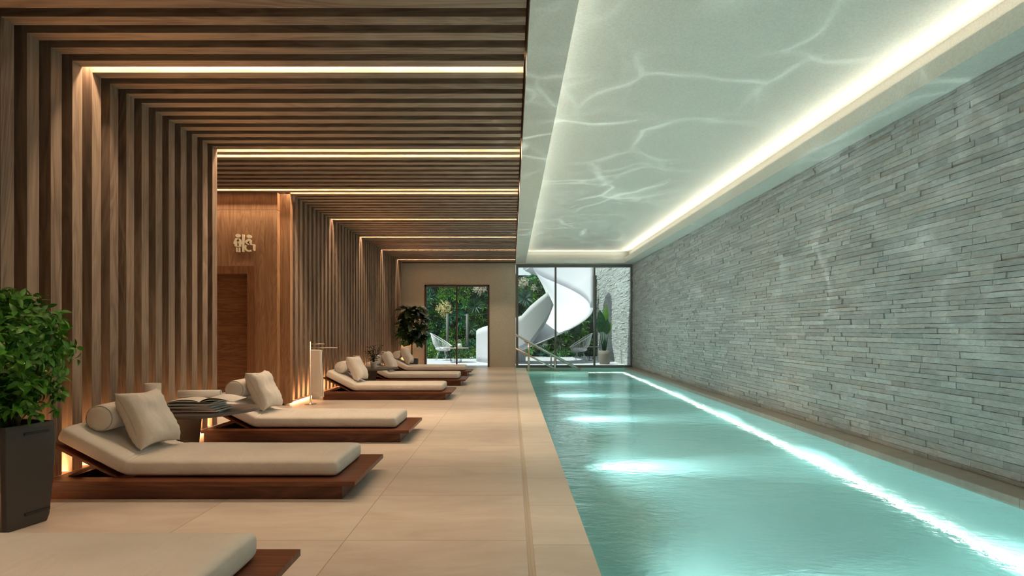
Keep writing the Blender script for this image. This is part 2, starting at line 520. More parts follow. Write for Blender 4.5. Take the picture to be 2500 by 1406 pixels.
# base LED under the slats
for (a, b_) in ((YN + .3, slat_y(12) + .06), (slat_y(23) + .14, YF - .05)):
    area_light('base_light', (XW - .060, (a + b_) / 2, .024), b_ - a, .05, (b_ - a) * 6.5, (1.0, .54, .24), (0, 0, 1), yaxis=(0, 1, 0), spread=math.radians(80))
for (a, b_) in ((YN + .3, slat_y(12) + .06), (slat_y(23) + .14, YF - .05)):
    box('base_light_strip', (XW - .062, XW - .040, a, b_, .004, .020), M['base_led'], wall)

# washroom panel, column, door
YP = 7.95
pm = MB()
dx0, dx1, fz0, fz1 = -4.62, -3.804, 1.904, 2.019
pm.box(-3.687, -3.374, YP, YP + .1, 0, 2.822); pm.box(-3.687, -3.374, YP, YP + .1, 2.826, ZS - .001)                 # right of the door frame
pm.box(-4.95, -3.687, YP, YP + .1, fz1, 2.822)
pm.box(-4.95, -3.687, YP, YP + .1, 2.826, ZS - .001)
pm.box(-4.95, dx0 - .117, YP, YP + .1, 0, fz1)
structure(pm.build('wall_washroom', M['panel'], bevel=.001), 'orange-brown veneer wall around the washroom door')
structure(box('wall_column', (-3.60, XW, slat_y(23) + .0, slat_y(23) + SW, .03, ZS), M['panel'], bevel=.003), 'flat wood column where the slatted wall starts again')
dr = MB()
dr.box(dx1, -3.687, YP - .012, YP + .22, 0, fz1); dr.box(dx0 - .117, dx0, YP - .012, YP + .22, 0, fz1); dr.box(dx0, dx1, YP - .012, YP + .22, fz0, fz1)
door = structure(dr.build('door_1', M['frame_wood'], bevel=.002), 'washroom door')
box('door_leaf', (dx0, dx1, YP + .15, YP + .19, 0, fz0), M['door_wood'], door)
hn = MB().tube([(dx0 + .09, YP + .15, 1.0), (dx0 + .09, YP + .10, 1.0), (dx0 + .21, YP + .10, 1.0)], .009)
hn.build('door_handle', M['steel'], door)

# sign above the door
sg = empty('restroom_sign', (at(598, 595, YP).x, YP - .002, at(598, 595, YP).z), 'ivory washroom pictogram of standing and wheelchair figures above the wooden door', 'sign')
def sp(x, y):       # crop pixels (20.09 per px, origin 560,560) to metres round the sign centre
    k = YP / F
    return ((560 + x / 20.09 - 598) * k, -(560 + y / 20.09 - 595) * k)
def sign_part(name, polys, dy=.014):
    m_ = MB()
    for pl in polys: m_.prism([sp(*q) for q in pl], -dy - .004, -.004, 'y')
    return m_.build(name, M['sign'], sg)
def ell(cx, cy, rx, ry, a0=0, a1=360, n=20, rot=0):
    out = []
    for i in range(n + (0 if a1 - a0 == 360 else 1)):
        a = math.radians(a0 + (a1 - a0) * i / n)
        x, y = rx * math.cos(a), ry * math.sin(a); r = math.radians(rot)
        out.append((cx + x * math.cos(r) - y * math.sin(r), cy + x * math.sin(r) + y * math.cos(r)))
    return out
def ring(cx, cy, rx, ry, w, a0, a1, n=16):
    o_ = []
    for i in range(n):
        b0, b1 = a0 + (a1 - a0) * i / n, a0 + (a1 - a0) * (i + 1) / n
        A = [(cx + (rx - q) * math.cos(math.radians(b)), cy + (ry - q) * math.sin(math.radians(b))) for b, q in ((b0, 0), (b1, 0), (b1, w), (b0, w))]
        o_.append(A)
    return o_
sign_part('figure_head', [ell(450, 320, 122, 88, rot=10)])
sign_part('figure_body', [
    [(330, 440), (400, 430), (470, 440), (380, 560), (400, 600), (440, 600), (400, 810), (440, 860), (330, 850), (280, 800), (290, 740), (225, 700), (250, 610)],
    [(470, 440), (540, 445), (600, 520), (640, 640), (655, 720), (610, 740), (610, 860), (440, 860), (440, 815), (505, 810), (460, 600), (520, 590), (490, 500), (465, 460)]])
sign_part('figure_legs', [[(350, 885), (430, 900), (440, 1090), (480, 1090), (490, 885), (565, 890), (565, 1120), (360, 1110)]])
sign_part('divider_bar', [[(655, 240), (765, 270), (765, 1125), (655, 1100)]])
sign_part('seated_head', [ell(995, 360, 118, 90, rot=14)])
sign_part('seated_body', [[(960, 470), (1040, 480), (1110, 550), (1105, 730), (1010, 690), (1000, 545), (885, 650), (990, 740), (970, 765), (880, 740), (780, 610), (860, 520)],
                          [(1050, 720), (1240, 735), (1290, 770), (1290, 1040), (1240, 1055), (1180, 1010), (1185, 780), (1050, 765)]])
sign_part('wheel', ring(1000, 900, 235, 205, 80, 60, 222, 18))

# far wall with the sliding door opening
ZT = at(0, 695, YF).z
dxl, dxr = at(1036.5, 0, YF).x, at(1195, 0, YF).x
fw = MB()
fw.box(-3.6, dxl, YF, YF + .2, 0, 3.3); fw.box(dxr, XC0, YF, YF + .2, 0, 3.3); fw.box(dxl, dxr, YF, YF + .2, ZT, 3.3)
structure(fw.build('wall_far', M['wall_plaster']), 'beige speckled plaster end wall')
structure(box('trim_4', (-3.23, XC0, YF - .03, YF, ZS - .012, ZS + .1), M['frame_brown']), 'dark shadow line on top of the end wall')
fr = MB(); a = .055
fr.box(dxl, dxl + a, YF - .02, YF + .1, 0, ZT); fr.box(dxr - a, dxr, YF - .02, YF + .1, 0, ZT); fr.box(dxl, dxr, YF - .02, YF + .1, ZT - a, ZT)
d2 = structure(fr.build('door_2', M['frame_brown'], bevel=.003), 'glass sliding door to the terrace')
xm = at(1115, 0, YF).x
box('door_mullion', (xm - .022, xm + .022, YF, YF + .06, 0, ZT - a), M['frame_brown'], d2)
box('door_track', (dxl, dxr, YF, YF + .1, .0, .006), M['steel'], d2)
g_ = MB().box(dxl + a, xm - .022, YF + .03, YF + .036, .006, ZT - a); g_.build('pane', M['glass'], d2)
g_ = MB().box(xm + .022, dxr - a, YF + .05, YF + .056, .006, ZT - a); g_.build('pane', M['glass'], d2)

# window at the end of the pool
wx0, wx1, wz0, wz1 = at(1259.5, 0, YF).x, XS - .005, -.015, ZB
fr = MB(); a = .072
fr.box(wx0, wx0 + a, YF - .03, YF + .09, wz0, wz1); fr.box(wx1 - .06, wx1, YF - .03, YF + .09, wz0, wz1)
fr.box(wx0 + a, wx1 - .06, YF - .03, YF + .09, wz1 - .085, wz1); fr.box(wx0 + a, wx1 - .06, YF - .03, YF + .09, wz0, wz0 + .07)
w1 = structure(fr.build('window_1', M['frame_dark'], bevel=.003), 'tall three-pane window at the end of the pool')
ms = [at(1356.5, 0, YF).x, at(1451.5, 0, YF).x]
for x in ms: box('window_mullion', (x - .026, x + .026, YF - .01, YF + .07, wz0 + .07, wz1 - .085), M['frame_dark'], w1)
xs = [wx0 + a, ms[0] - .026, ms[0] + .026, ms[1] - .026, ms[1] + .026, wx1 - .06]
for k in range(3): MB().box(xs[2 * k], xs[2 * k + 1], YF + .03, YF + .036, wz0 + .07, wz1 - .085).build('pane', M['glass'], w1)

# plaster soffit with the raised, indirectly lit centre
so = MB()
so.box(.107, CV['x0'], YN, YF + .1, ZB, ZB + .03)                           # left soffit board
so.box(CV['x0'] - .025, CV['x0'], YN, CV['y1'], ZB + .03, ZB + .153)        # left upstand
so.box(.107, CV['x0'] - .155, YN, YF + .1, ZB + .03, 3.40)
so.box(CV['x1'], XS + .12, YN, YF + .1, ZB, ZB + .03)
so.box(CV['x1'], CV['x1'] + .025, YN, CV['y1'], ZB + .03, ZB + .153)
so.box(CV['x1'] + .157, XS + .12, YN, YF + .1, ZB + .03, 3.40)
so.box(CV['x0'], CV['x1'], CV['y1'], YF + .1, ZB, ZB + .03)
so.box(CV['x0'], CV['x1'], CV['y1'], CV['y1'] + .025, ZB + .03, ZB + .153)
so.box(CV['x0'] - .155, CV['x1'] + .157, CV['y1'] + .157, YF + .1, ZB + .03, 3.40)
so.box(.107, XS + .12, YN, YF + .1, 3.374, 3.45)
structure(so.build('ceiling_cove', M['ceiling']), 'white plaster ceiling with lit cove above the pool')

# near end: solid wall behind the camera
structure(box('wall_near', (-5.1, XS + .3, YN - .2, YN, -.1, 3.45), M['wall_plaster']), 'plaster wall behind the camera')

# ------------------------------------------------------------------ ledge stone wall, indoors and on the terrace
def stone_wall(name, y0, y1, z0, z1, seed):
    R = random.Random(seed); mb = MB()
    mb.box(XS + .001, XS + .12, y0, y1, z0, z1, tone=(.12, .12, .12))
    z = z0
    rows = []
    while z < z1 - .012:
        h = R.choice((.038, .042, .046, .05, .055)); h = min(h, z1 - z)
        rows.append((z, h)); z += h
    for (z, h) in rows:
        y = y0 - R.random() * .3
        while y < y1:
            L = R.choice((.14, .2, .28, .36, .45, .55, .65)) * R.uniform(.85, 1.15)
            a, b_ = max(y, y0), min(y + L, y1)
            y += L
            if b_ - a < .01: continue
            p = .012 + R.choice((0, .001, .002, .003, .004, .005, .006, .008, .012, .016)) + R.random() * .002
            tl = R.uniform(-.004, .004); tt = R.uniform(-.0035, .0035); g = .0013
            tv = R.uniform(.80, 1.13); cw = R.uniform(-.03, .02)
            tone = (tv * (1 + cw), tv, tv * (1 - cw * .8))
            k = max(2, int((b_ - a) / .06)); k = min(k, 6)
            zt = [R.uniform(-.0016, .0012) for _ in range(k + 1)]; zb = [R.uniform(-.0012, .0016) for _ in range(k + 1)]
            front = []; 
            vs = []; fs = []
            for j in range(k + 1):
                yy = a + g + (b_ - a - 2 * g) * j / k
                xx = XS - p + tl * (j / k - .5)
                x1_, x2_ = xx + tt + R.uniform(-.002, .002), xx - tt + R.uniform(-.002, .002)
                vs += [(XS + .004, yy, z + g + zb[j]), (x1_, yy, z + g + zb[j]), (x2_, yy, z + h - g + zt[j]), (XS + .004, yy, z + h - g + zt[j])]
            for j in range(k):
                o = 4 * j
                fs += [(o, o + 1, o + 5, o + 4), (o + 1, o + 2, o + 6, o + 5), (o + 2, o + 3, o + 7, o + 6)]
            fs += [(0, 3, 2, 1), (4 * k, 4 * k + 1, 4 * k + 2, 4 * k + 3)]
            mb.add(vs, fs, tone=tone)
    return structure(mb.build(name, M['stone'], fix=False))
stone_wall('wall_right', YN, YF - .03, .0005, ZB - .0005, 3)['label'] = 'grey split-face ledge stone wall along the pool'
stone_wall('wall_terrace', YF + .2, 23.4, -.02, 5.2, 5)['label'] = 'sunlit ledge stone wall of the terrace'

# ------------------------------------------------------------------ loungers
def mattress_mesh(seed, back=True, flat_len=1.40):
    """rounded slab swept along its bend; local x runs from foot (-0.147) to head"""
    T = .117; y0, y1 = .095, .705
    ang = math.radians(27.5); xf, xb = -.147, -.147 - flat_len + .06
    R = .26
    path = []                                             # bottom line points and tangent angles
    n1 = 46
    for i in range(n1 + 1): path.append((xf + (xb - xf) * i / n1, .126, 0.0))
    nb = 10
    for i in range(1, nb + 1):
        a = ang * i / nb; path.append((xb - R * math.sin(a), .126 + R * (1 - math.cos(a)), a))
    ex, ez, _ = path[-1]; Lb = .455
    for i in range(1, 22):
        d = Lb * i / 21; path.append((ex - d * math.cos(ang), ez + d * math.sin(ang), ang))
    S = [0.0]
    for i in range(1, len(path)): S.append(S[-1] + math.dist(path[i][:2], path[i - 1][:2]))
    tot = S[-1]; rows = []; er = .032; m = 40
    def sgn(v, p): return math.copysign(abs(v) ** p, v)
    idx = list(range(len(path)))
    secs = []
    for q in (0.0, .12, .3, .55, 1.0): secs.append((0, er * q))           # rounded foot end
    stations = [er * (1 - math.cos(PI / 2 * i / 6)) for i in range(7)] + [s for s in S if er < s < tot - er] + [tot - er + er * math.sin(PI / 2 * i / 6) for i in range(7)]
    def sample(s):
        for i in range(1, len(S)):
            if S[i] >= s - 1e-9:
                f = (s - S[i - 1]) / max(1e-9, S[i] - S[i - 1])
                return [path[i - 1][k] + (path[i][k] - path[i - 1][k]) * f for k in range(3)]
        return path[-1]
    for s in stations:
        x, z, a = sample(s)
        e = min(s, tot - s)
        sh = 0.0 if e >= er else er - math.sqrt(max(0, er * er - (er - e) ** 2))
        hw, hh = (y1 - y0) / 2 - sh * .8, T / 2 - sh * .8
        row = []
        bend = math.exp(-((s - S[n1 + 5]) / .10) ** 2)
        for k in range(m):
            th = 2 * PI * k / m
            cy, cz = sgn(math.cos(th), .28), sgn(math.sin(th), .34)
            yy = (y0 + y1) / 2 + hw * cy; zz = T / 2 + hh * cz
            if cz > 0: zz += .012 * (1 - cy * cy) * (1 if e > .05 else e / .05)          # crown
            nv = noise.noise(Vector((s * 3.1 + seed, yy * 3.0, zz * 4)))
            side = abs(cy) ** 6
            wr = .0022 * nv + side * .0035 * math.sin(s * 46 + yy * 8 + 3 * noise.noise(Vector((s * 5, seed, zz * 9)))) * (.35 + bend)
            wr += bend * .004 * math.sin(s * 120 + yy * 9) * max(0, cz)
            yy += math.copysign(wr, cy) * side * 1.2
            zz += wr * (1 - side) if cz > 0 else 0
            # offset perpendicular to the path
            row.append((x - math.sin(a) * zz * 1.0 * (1 if a else 0) + (0), yy, z + zz * math.cos(a)) if False else (x - 0 + math.sin(a) * zz, yy, z + zz * math.cos(a)))
        rows.append(row)
    mb = MB(); mb.grid(rows, True, closed_u=True)
    o = len(mb.v)
    mb.f.append(tuple(range(m))[::-1]); mb.sm.append(True); mb.tones.append(None)
    mb.f.append(tuple(o - m + k for k in range(m))); mb.sm.append(True); mb.tones.append(None)
    return mb
def make_lounger(loc, label, seed=1.0):
    r = empty('sun_lounger', loc, label, 'sun lounger', 'low wooden sun loungers along the slatted wall')
    pl = MB()
    pl.box(-2.016, -.095, .05, .08, 0, .0945); pl.box(-2.016, -.095, .71, .74, 0, .0945)
    pl.box(-.125, -.095, .08, .71, 0, .0945); pl.box(-2.016, -1.986, .08, .71, 0, .0945); pl.box(-1.45, -1.42, .08, .71, 0, .0945)
    pl.build('plinth', M['teak'], r, bevel=.002)
    pf = MB()
    pf.prism([(-2.02, 0), (0, 0), (0, .79), (-2.02, .79), (-2.02, .0)][:4], .095, .125) if False else None
    pf.box(-1.50, 0, 0, .79, .095, .125)
    pf.box(-2.02, -1.5005, 0, .11, .095, .125); pf.box(-2.02, -1.5005, .68, .79, .095, .125); pf.box(-2.02, -1.91, .1105, .6795, .095, .125)
    pf.build('platform', M['teak'], r, bevel=.002)
    ang = math.radians(27.5)
    bk = MB()
    x0, z0, L = -1.60, .128, .49
    c, s = math.cos(ang), math.sin(ang)
    bk.prism([(x0, z0 - .002), (x0 - L * c, z0 + L * s - .002), (x0 - L * c - .022 * s, z0 + L * s - .022 * c - .002), (x0 - .03, z0 - .002)], .105, .69, 'y')
    bk.build('backrest_frame', M['teak'], r, bevel=.0015)
    for y in (.135, .625):
        st_ = MB().prism([(-1.95, .126), (-1.91, .126), (-1.735, .20), (-1.755, .213)], y, y + .03, 'y')
        st_.build('strut', M['teak'], r)
    mt = mattress_mesh(seed).build('mattress', M['fabric'], r)
    return r
L_SPOTS = [(-.94, 1.67, 'low wooden sun lounger in the foreground, only its foot end in view'),
           (-1.01, 3.55, 'nearest full sun lounger beside the dark planter, dark wood with oat mattress'),
           (-1.0, 5.36, 'wooden sun lounger behind the magazine table, before the washroom door'),
           (-.95, 8.64, 'wooden sun lounger right behind the towel rack'),
           (-.915, 10.83, 'wooden sun lounger between the potted plant table and the farthest lounger'),
           (-.97, 13.02, 'farthest wooden sun lounger, in front of the glass sliding door')]
loungers = []
L0 = make_lounger((L_SPOTS[0][0], L_SPOTS[0][1], 0), L_SPOTS[0][2])
for i, (x, y, lb) in enumerate(L_SPOTS):
    o = L0 if i == 0 else copy_tree(L0)
    o.location = (x, y, 0); o['label'] = lb; loungers.append(o)

def pillow(loc, label, seed, rz, lean):
    n_ = 30; S_, T_ = .212, .098; WX = .86
    def pt(u, v, side):
        pin = .13
        x = S_ * WX * u * (1 - pin * (1 - v * v) * (1 if abs(u) > 0 else 0) * u * u); y = S_ * v * (1 - pin * (1 - u * u) * v * v)
        th = T_ * (max(0, 1 - u ** 4) ** .5 * max(0, 1 - v ** 4) ** .5) ** .95
        w_ = noise.noise(Vector((u * 2.2 + seed, v * 2.2, side * 3))) * .012 + noise.noise(Vector((u * 6, v * 1.6 + seed, side))) * .006
        edge = min(1, (1 - max(abs(u), abs(v))) * 6)
        pucker = .006 * math.sin(v * 26 + seed * 3) * max(0, abs(u) - .45) + .005 * math.sin(u * 24 + seed) * max(0, abs(v) - .5)
        dent = -.02 * math.exp(-((v - .1) / .28) ** 2 - ((u) / 1.2) ** 2) if side > 0 else 0
        return (x, y, side * (th + (w_ + pucker * 1.6 + dent) * edge))
    mb = MB()
    us = [math.sin(PI / 2 * (-1 + 2 * i / n_)) for i in range(n_ + 1)]
    A = [[pt(u, v, 1) for u in us] for v in us]; B = [[pt(u, v, -1) for u in us] for v in us]
    mb.grid(A); mb.grid(B)
    me = mb.build('pillow', M['fabric'])
    bm = bmesh.new(); bm.from_mesh(me.data); bmesh.ops.remove_doubles(bm, verts=bm.verts, dist=.0004)
    bmesh.ops.recalc_face_normals(bm, faces=bm.faces); bm.to_mesh(me.data); bm.free()
    # local x across (room y), local y up the pillow, local z its front
    me.matrix_world = Matrix.Translation(loc) @ Matrix.Rotation(rz, 4, 'Z') @ Matrix(((0, -math.sin(lean), math.cos(lean), 0), (1, 0, 0, 0), (0, math.cos(lean), math.sin(lean), 0), (0, 0, 0, 1)))
    e = [pt(u, -1, 1) for u in us] + [pt(1, v, 1) for v in us][1:] + [pt(u, 1, 1) for u in us[::-1]][1:] + [pt(-1, v, 1) for v in us[::-1]][1:]
    MB().tube([(p[0] * 1.004, p[1] * 1.004, 0) for p in e], .0028, 6, cap=False).build('piping', M['piping'], me)
    return tag(me, label, 'pillow', 'square oat pillows leaning on the lounger backs')
def bolster(loc, label, seed):
    L, r = .44, .094; prof = []
    rows = []; m = 36
    st_ = [(0, .0), (0.001, .35), (.002, .7), (.006, .86), (.018, .955), (.035, 1.0)] 
    ss = st_ + [(L * q, 1.0 + .012 * math.sin(q * PI)) for q in (.15, .25, .35, .45, .55, .65, .75, .85)] + [(L - a, b_) for a, b_ in st_[::-1]]
    for yy, k in ss:
        row = []
        for j in range(m):
            a = 2 * PI * j / m
            rr = r * k * (1 + .018 * noise.noise(Vector((math.cos(a) * 2, yy * 8 + seed, math.sin(a) * 2)))) + (.0016 * math.sin(a * 11 + seed) if .3 < k < 1.0 else 0)
            row.append((rr * math.cos(a) * 1.03, yy - L / 2 - (.012 if k < .4 else 0) * (1 if yy < L / 2 else -1), rr * math.sin(a) * .97))
        rows.append(row)
    mb = MB(); mb.grid(rows, True, closed_u=True)
    o = mb.build('bolster', M['fabric']); o.location = loc
    for sy in (-1, 1):
        MB().tube([(r * .93 * math.cos(2 * PI * j / 40) * 1.03, sy * (L / 2 - .012), r * .93 * math.sin(2 * PI * j / 40) * .97) for j in range(41)], .003, 6, cap=False).build('piping', M['piping'], o)
    return tag(o, label, 'bolster pillow', 'round bolster pillows on the lounger backs')
PB = ['on the nearest full lounger beside the dark planter', 'on the second lounger from the front, by the magazines', 'on the lounger right behind the towel rack',
      'on the lounger behind the small potted plant', 'on the farthest lounger by the glass door']
for i in range(1, 6):
    x, y = L_SPOTS[i][0], L_SPOTS[i][1]
    pillow((x - 1.575, y + .385, .475), 'square oat pillow leaning ' + PB[i - 1], 1.7 * i, math.radians(-9 + (i % 3) * 2), math.radians(27))
    bolster((x - 1.80, y + .42, .497), 'round oat bolster lying ' + PB[i - 1], 2.3 * i)

# ------------------------------------------------------------------ side tables
def side_table(loc, label, sx=1.0):
    r = empty('side_table', loc, label, 'side table', 'taupe side tables between the loungers')
    pts = [(-.44, -.02), (-.42, -.25), (-.36, -.335), (-.15, -.365), (.10, -.365), (.24, -.335), (.345, -.19), (.455, .06), (.47, .15), (.45, .24), (.38, .33), (.26, .365), (-.2, .365), (-.36, .34), (-.42, .27)]
    # smooth the outline
    for _ in range(2):
        q = []
        for i in range(len(pts)):
            a, b_ = Vector(pts[i]), Vector(pts[(i + 1) % len(pts)])
            q += [tuple(a * .75 + b_ * .25), tuple(a * .25 + b_ * .75)]
        pts = q
    top = MB().prism([(x, y) for x, y in pts], .372, .40); top.build('table_top', M['table'], r, bevel=.004)
    pd = MB(); base = [(-.33, -.17), (.11, -.19), (-.10, .16), (-.32, .18)]; up = [(-.37, -.22), (.175, -.24), (-.07, .21), (-.36, .22)]
    pd.add([(x, y, 0) for x, y in base] + [(x, y, .3715) for x, y in up], [(3, 2, 1, 0), (4, 5, 6, 7), (0, 1, 5, 4), (1, 2, 6, 5), (2, 3, 7, 6), (3, 0, 4, 7)])
    pd.build('pedestal', M['planter'], r, bevel=.01)
    return r
T1 = (-2.76, 4.85); T2 = (-2.58, 10.13)
side_table((*T1, 0), 'taupe side table carrying the magazines, between the two nearest full loungers')
side_table((*T2, 0), 'taupe side table carrying the small potted plant')
def cyl_lamp(loc, lb):
    r = empty('cylinder_vase', loc, lb, 'vase', 'white cylinder vases on the side tables')
    MB().lathe([(.0, .001), (.060, .001), (.064, .006), (.064, .232), (.0625, .234), (.059, .232), (.059, .02), (0, .02)], 32, cap=False).build('body', M['white_ceramic'], r)
cyl_lamp((-3.125, 4.81, .40), 'white cylinder vase on the magazine table, by the slats')
cyl_lamp((-2.80, 9.95, .40), 'white cylinder vase on the plant table, behind the bolster')

# magazines
mag_cols = [(.55, .50, .48), (.42, .10, .09), (.62, .58, .52), (.08, .12, .30), (.60, .55, .52), (.50, .45, .42), (.35, .22, .20), (.66, .60, .50)]
cx, cy = T1[0] + .05, T1[1] - .06
z = .4005
mlabels = ['bottom magazine of the stack on the side table', 'second magazine from the bottom of the stack', 'third magazine from the bottom, sticking out to the left', 'blue-backed magazine in the middle of the stack',
           'fifth magazine from the bottom of the stack', 'sixth magazine from the bottom of the stack', 'seventh magazine from the bottom of the stack', 'topmost closed magazine, under the open one']
Rm = random.Random(5)
for i in range(8):
    th = Rm.uniform(.008, .013)
    r = empty('magazine', (cx + Rm.uniform(-.055, .04), cy + Rm.uniform(-.02, .02), z), mlabels[i], 'magazine', 'magazines on the side table', rz=Rm.uniform(-.12, .12))
    MB().box(-.20, .199, -.14, .14, .0006, th - .0010).build('pages', M['paper'], r)
    c_ = plain('magazine_cover', mag_cols[i], .35)
    MB().box(-.2005, .20, -.1403, .1403, th - .0010, th - .0004).box(-.2005, .20, -.1403, .1403, 0, .0006).box(-.2025, -.2010, -.1403, .1403, 0, th - .0004).build('cover', c_, r)
    z += th
def open_mag(loc, label, rz, rolled):
    r = empty('open_magazine', loc, label, 'magazine', None, rz)
    def block(nm, sgn_, z0, amp, thick, mat, L=.27, y0=-.15, y1=.15):
        n_ = 16; top = []; bot = []
        for i in range(n_ + 1):
            t_ = i / n_; zt = z0 + amp * math.sin(PI * t_ ** .75) + .004 * t_
            th = thick * min(1, t_ * 4 + .15)
            top.append((sgn_ * L * t_, zt + th)); bot.append((sgn_ * L * t_, zt))
        vs = []; fs = []
        for (x, zt), (x2, zb2) in zip(top, bot): vs += [(x, y0, zt), (x, y1, zt), (x, y1, zb2), (x, y0, zb2)]
        for i in range(n_):
            o = 4 * i
            fs += [(o + a, o + (a + 1) % 4, o + 4 + (a + 1) % 4, o + 4 + a) for a in range(4)]
        fs += [(0, 1, 2, 3), (4 * n_ + 3, 4 * n_ + 2, 4 * n_ + 1, 4 * n_)]
        MB().add(vs, fs).build(nm, mat, r)
    gc = plain('green_cover', (.05, .14, .04), .4)
    block('cover', -1, .0, .012, .0012, gc); block('cover', 1, .0, .018, .0012, gc)
    block('left_pages', -1, .0014, .012, .004, M['paper']); block('right_pages', 1, .0014, .018, .004, M['paper'])
    block('loose_page', 1, .007, .032, .0008, M['paper'], L=.25); block('loose_page', -1, .007, .020, .0008, M['paper'], L=.26)
    return r
open_mag((cx + .08, cy - .02, z + .001), 'open magazine with curling pages lying on the stack', math.radians(6), False)
rl = empty('rolled_magazine', (cx - .03, cy + .06, z + .052), 'pale rolled magazine with red inside on top of the stack', 'magazine', None, math.radians(3))
rows = []
for yy in [0, 1]:
    row = []
    for j in range(40):
        a = -2.4 * PI * j / 39; rr = .026 + .006 * j / 39
        row.append((-.18 + .36 * yy, rr * math.cos(a) * .9, rr * math.sin(a) * 1.15))
    rows.append(row)
MB().grid(rows).build('rolled_pages', M['paper'], rl, solid=.003)
MB().tube([(-.1815, 0, 0), (-.176, 0, 0)], .022, 20).build('inner_cover', plain('red_cover', (.22, .02, .03), .5), rl)

# ------------------------------------------------------------------ plants
def leaf_shape(mb, base, direc, normal, L, W, fold=.25, curl=.25, n=4, tone=None, tipw=.0, sm=True):
    d = direc.normalized(); nn = (normal - d * normal.dot(d))
    if nn.length < 1e-4: nn = Vector((0, 0, 1)).cross(d)
    nn.normalize(); s = d.cross(nn).normalized()
    vs = []; fs = []
    for i in range(n + 1):
        t_ = i / n; wv = W * .5 * math.sin(PI * (t_ ** .8)) ** .8 if 0 < t_ < 1 else (W * tipw if t_ else W * .06)
        c = base + d * (L * t_) - nn * (curl * L * t_ * t_)
        vs += [c + s * wv + nn * (wv * fold), c, c - s * wv + nn * (wv * fold)]
    for i in range(n):
        o = 3 * i; fs += [(o, o + 1, o + 4, o + 3), (o + 1, o + 2, o + 5, o + 4)]
    mb.add(vs, fs, sm, tone)
def rnd_dir(R):
    while True:
        v = Vector((R.uniform(-1, 1), R.uniform(-1, 1), R.uniform(-1, 1)))
        if .05 < v.length < 1: return v.normalized()

# big planter with clipped bush
pa, pb_, pc, pd_ = (-2.716, 2.95), (-2.652, 3.214), (-2.915, 3.278), (-2.98, 3.014)
pcx, pcy = -2.816, 3.114
bush = empty('potted_bush', (pcx, pcy, 0), 'bright green leafy bush in a tall dark planter at the left edge', 'potted plant')
pm_ = MB()
levels = [(0, .80), (.035, .86), (.32, .985), (.46, 1.0), (.53, .985), (.55, .95), (.55, .86), (.50, .84)]
vs = []; fs = []
cr = [(q[0] - pcx, q[1] - pcy) for q in (pa, pb_, pc, pd_)]
def ringpts(k):
    out = []
    for i in range(4):
        a, p_, nx = Vector(cr[i]), Vector(cr[i - 1]), Vector(cr[(i + 1) % 4])
        out += [a + (p_ - a).normalized() * .016, a + (nx - a).normalized() * .016]
    return [(q.x * k, q.y * k) for q in out]
for zz, k in levels: vs += [(x, y, zz) for x, y in ringpts(k)]
m8 = 8
for i in range(len(levels) - 1):
    for j in range(m8):
        a, b_ = i * m8 + j, i * m8 + (j + 1) % m8
        fs.append((a, b_, b_ + m8, a + m8))
fs.append(tuple(range(m8))[::-1])
pm_.add(vs, fs)
pm_.build('planter_pot', M['planter'], bush, bevel=.003)
# recessed grip slots drawn as shallow inlays on the side facing the pool
for (za, zb, k) in ((.495, .507, .992), (.065, .078, .888)):
    A, B = Vector((cr[0][0], cr[0][1])) * k, Vector((cr[1][0], cr[1][1])) * k
    dd = (B - A).normalized(); nn = Vector((dd.y, -dd.x))
    p0, p1 = A + dd * .10, A + dd * .225
    MB().prism([tuple(p0 + nn * .004), tuple(p1 + nn * .004), tuple(p1 - nn * .004), tuple(p0 - nn * .004)], za, zb).build('grip_slot', M['black'], bush)
MB().add([(x * .84, y * .84, .515) for x, y in [(q[0], q[1]) for q in cr]], [(0, 1, 2, 3)]).build('soil', M['soil'], bush)
R = random.Random(11)
stems = MB(); fol = MB()
for k in range(9):
    a = R.uniform(0, 2 * PI); rr = R.uniform(.05, .26)
    tip = Vector((math.cos(a) * rr, math.sin(a) * rr, R.uniform(.75, 1.15)))
    b0 = Vector((R.uniform(-.03, .03), R.uniform(-.03, .03), .51))
    mid = b0.lerp(tip, .5) + Vector((R.uniform(-.04, .04), R.uniform(-.04, .04), 0))
    stems.tube([b0, mid, tip], [.008, .006, .003], 6)
stems.tube([(0, 0, .51), (.08, -.06, .56), (.16, -.08, .62)], .003, 6)
stems.build('stems', M['trunk'], bush)
for k in range(520):
    d = rnd_dir(R); rad = R.random() ** .3
    lump = 1 + .28 * noise.noise(Vector((d.x * 2.4, d.y * 2.4, d.z * 2.4 + 4)))
    c = Vector((-.05 + d.x * .25 * rad * lump, d.y * .26 * rad * lump, .935 + d.z * .31 * rad * lump))
    tw = (d + rnd_dir(R) * .8 + Vector((0, 0, .2))).normalized()
    s = tw.cross(rnd_dir(R)).normalized(); t2 = tw.cross(s)
    for j in range(R.randint(4, 5)):
        a = 2.4 * j + R.random() * .5
        sd = s * math.cos(a) + t2 * math.sin(a)
        leaf_shape(fol, c + tw * (.016 * j), tw * R.uniform(.5, .9) + sd, tw - sd * .6, R.uniform(.040, .062), R.uniform(.022, .030), .38, R.uniform(.1, .55), 4)
for q in range(70):                                                  # sprigs hanging low over the rim and out to the right
    c = Vector((.06 + R.uniform(-.16, .17), R.uniform(-.17, .12), R.uniform(.60, .80)))
    for j in range(4):
        leaf_shape(fol, c, (Vector((R.uniform(-.5, 1), R.uniform(-.8, .8), R.uniform(-.6, .5)))), Vector((0, 0, 1)) + rnd_dir(R) * .5, R.uniform(.045, .065), R.uniform(.024, .032), .3, .4, 4)
fol.build('foliage', M['leaf_bright'], bush, fix=False)
bush.scale = (1.05, 1.05, 1.045)

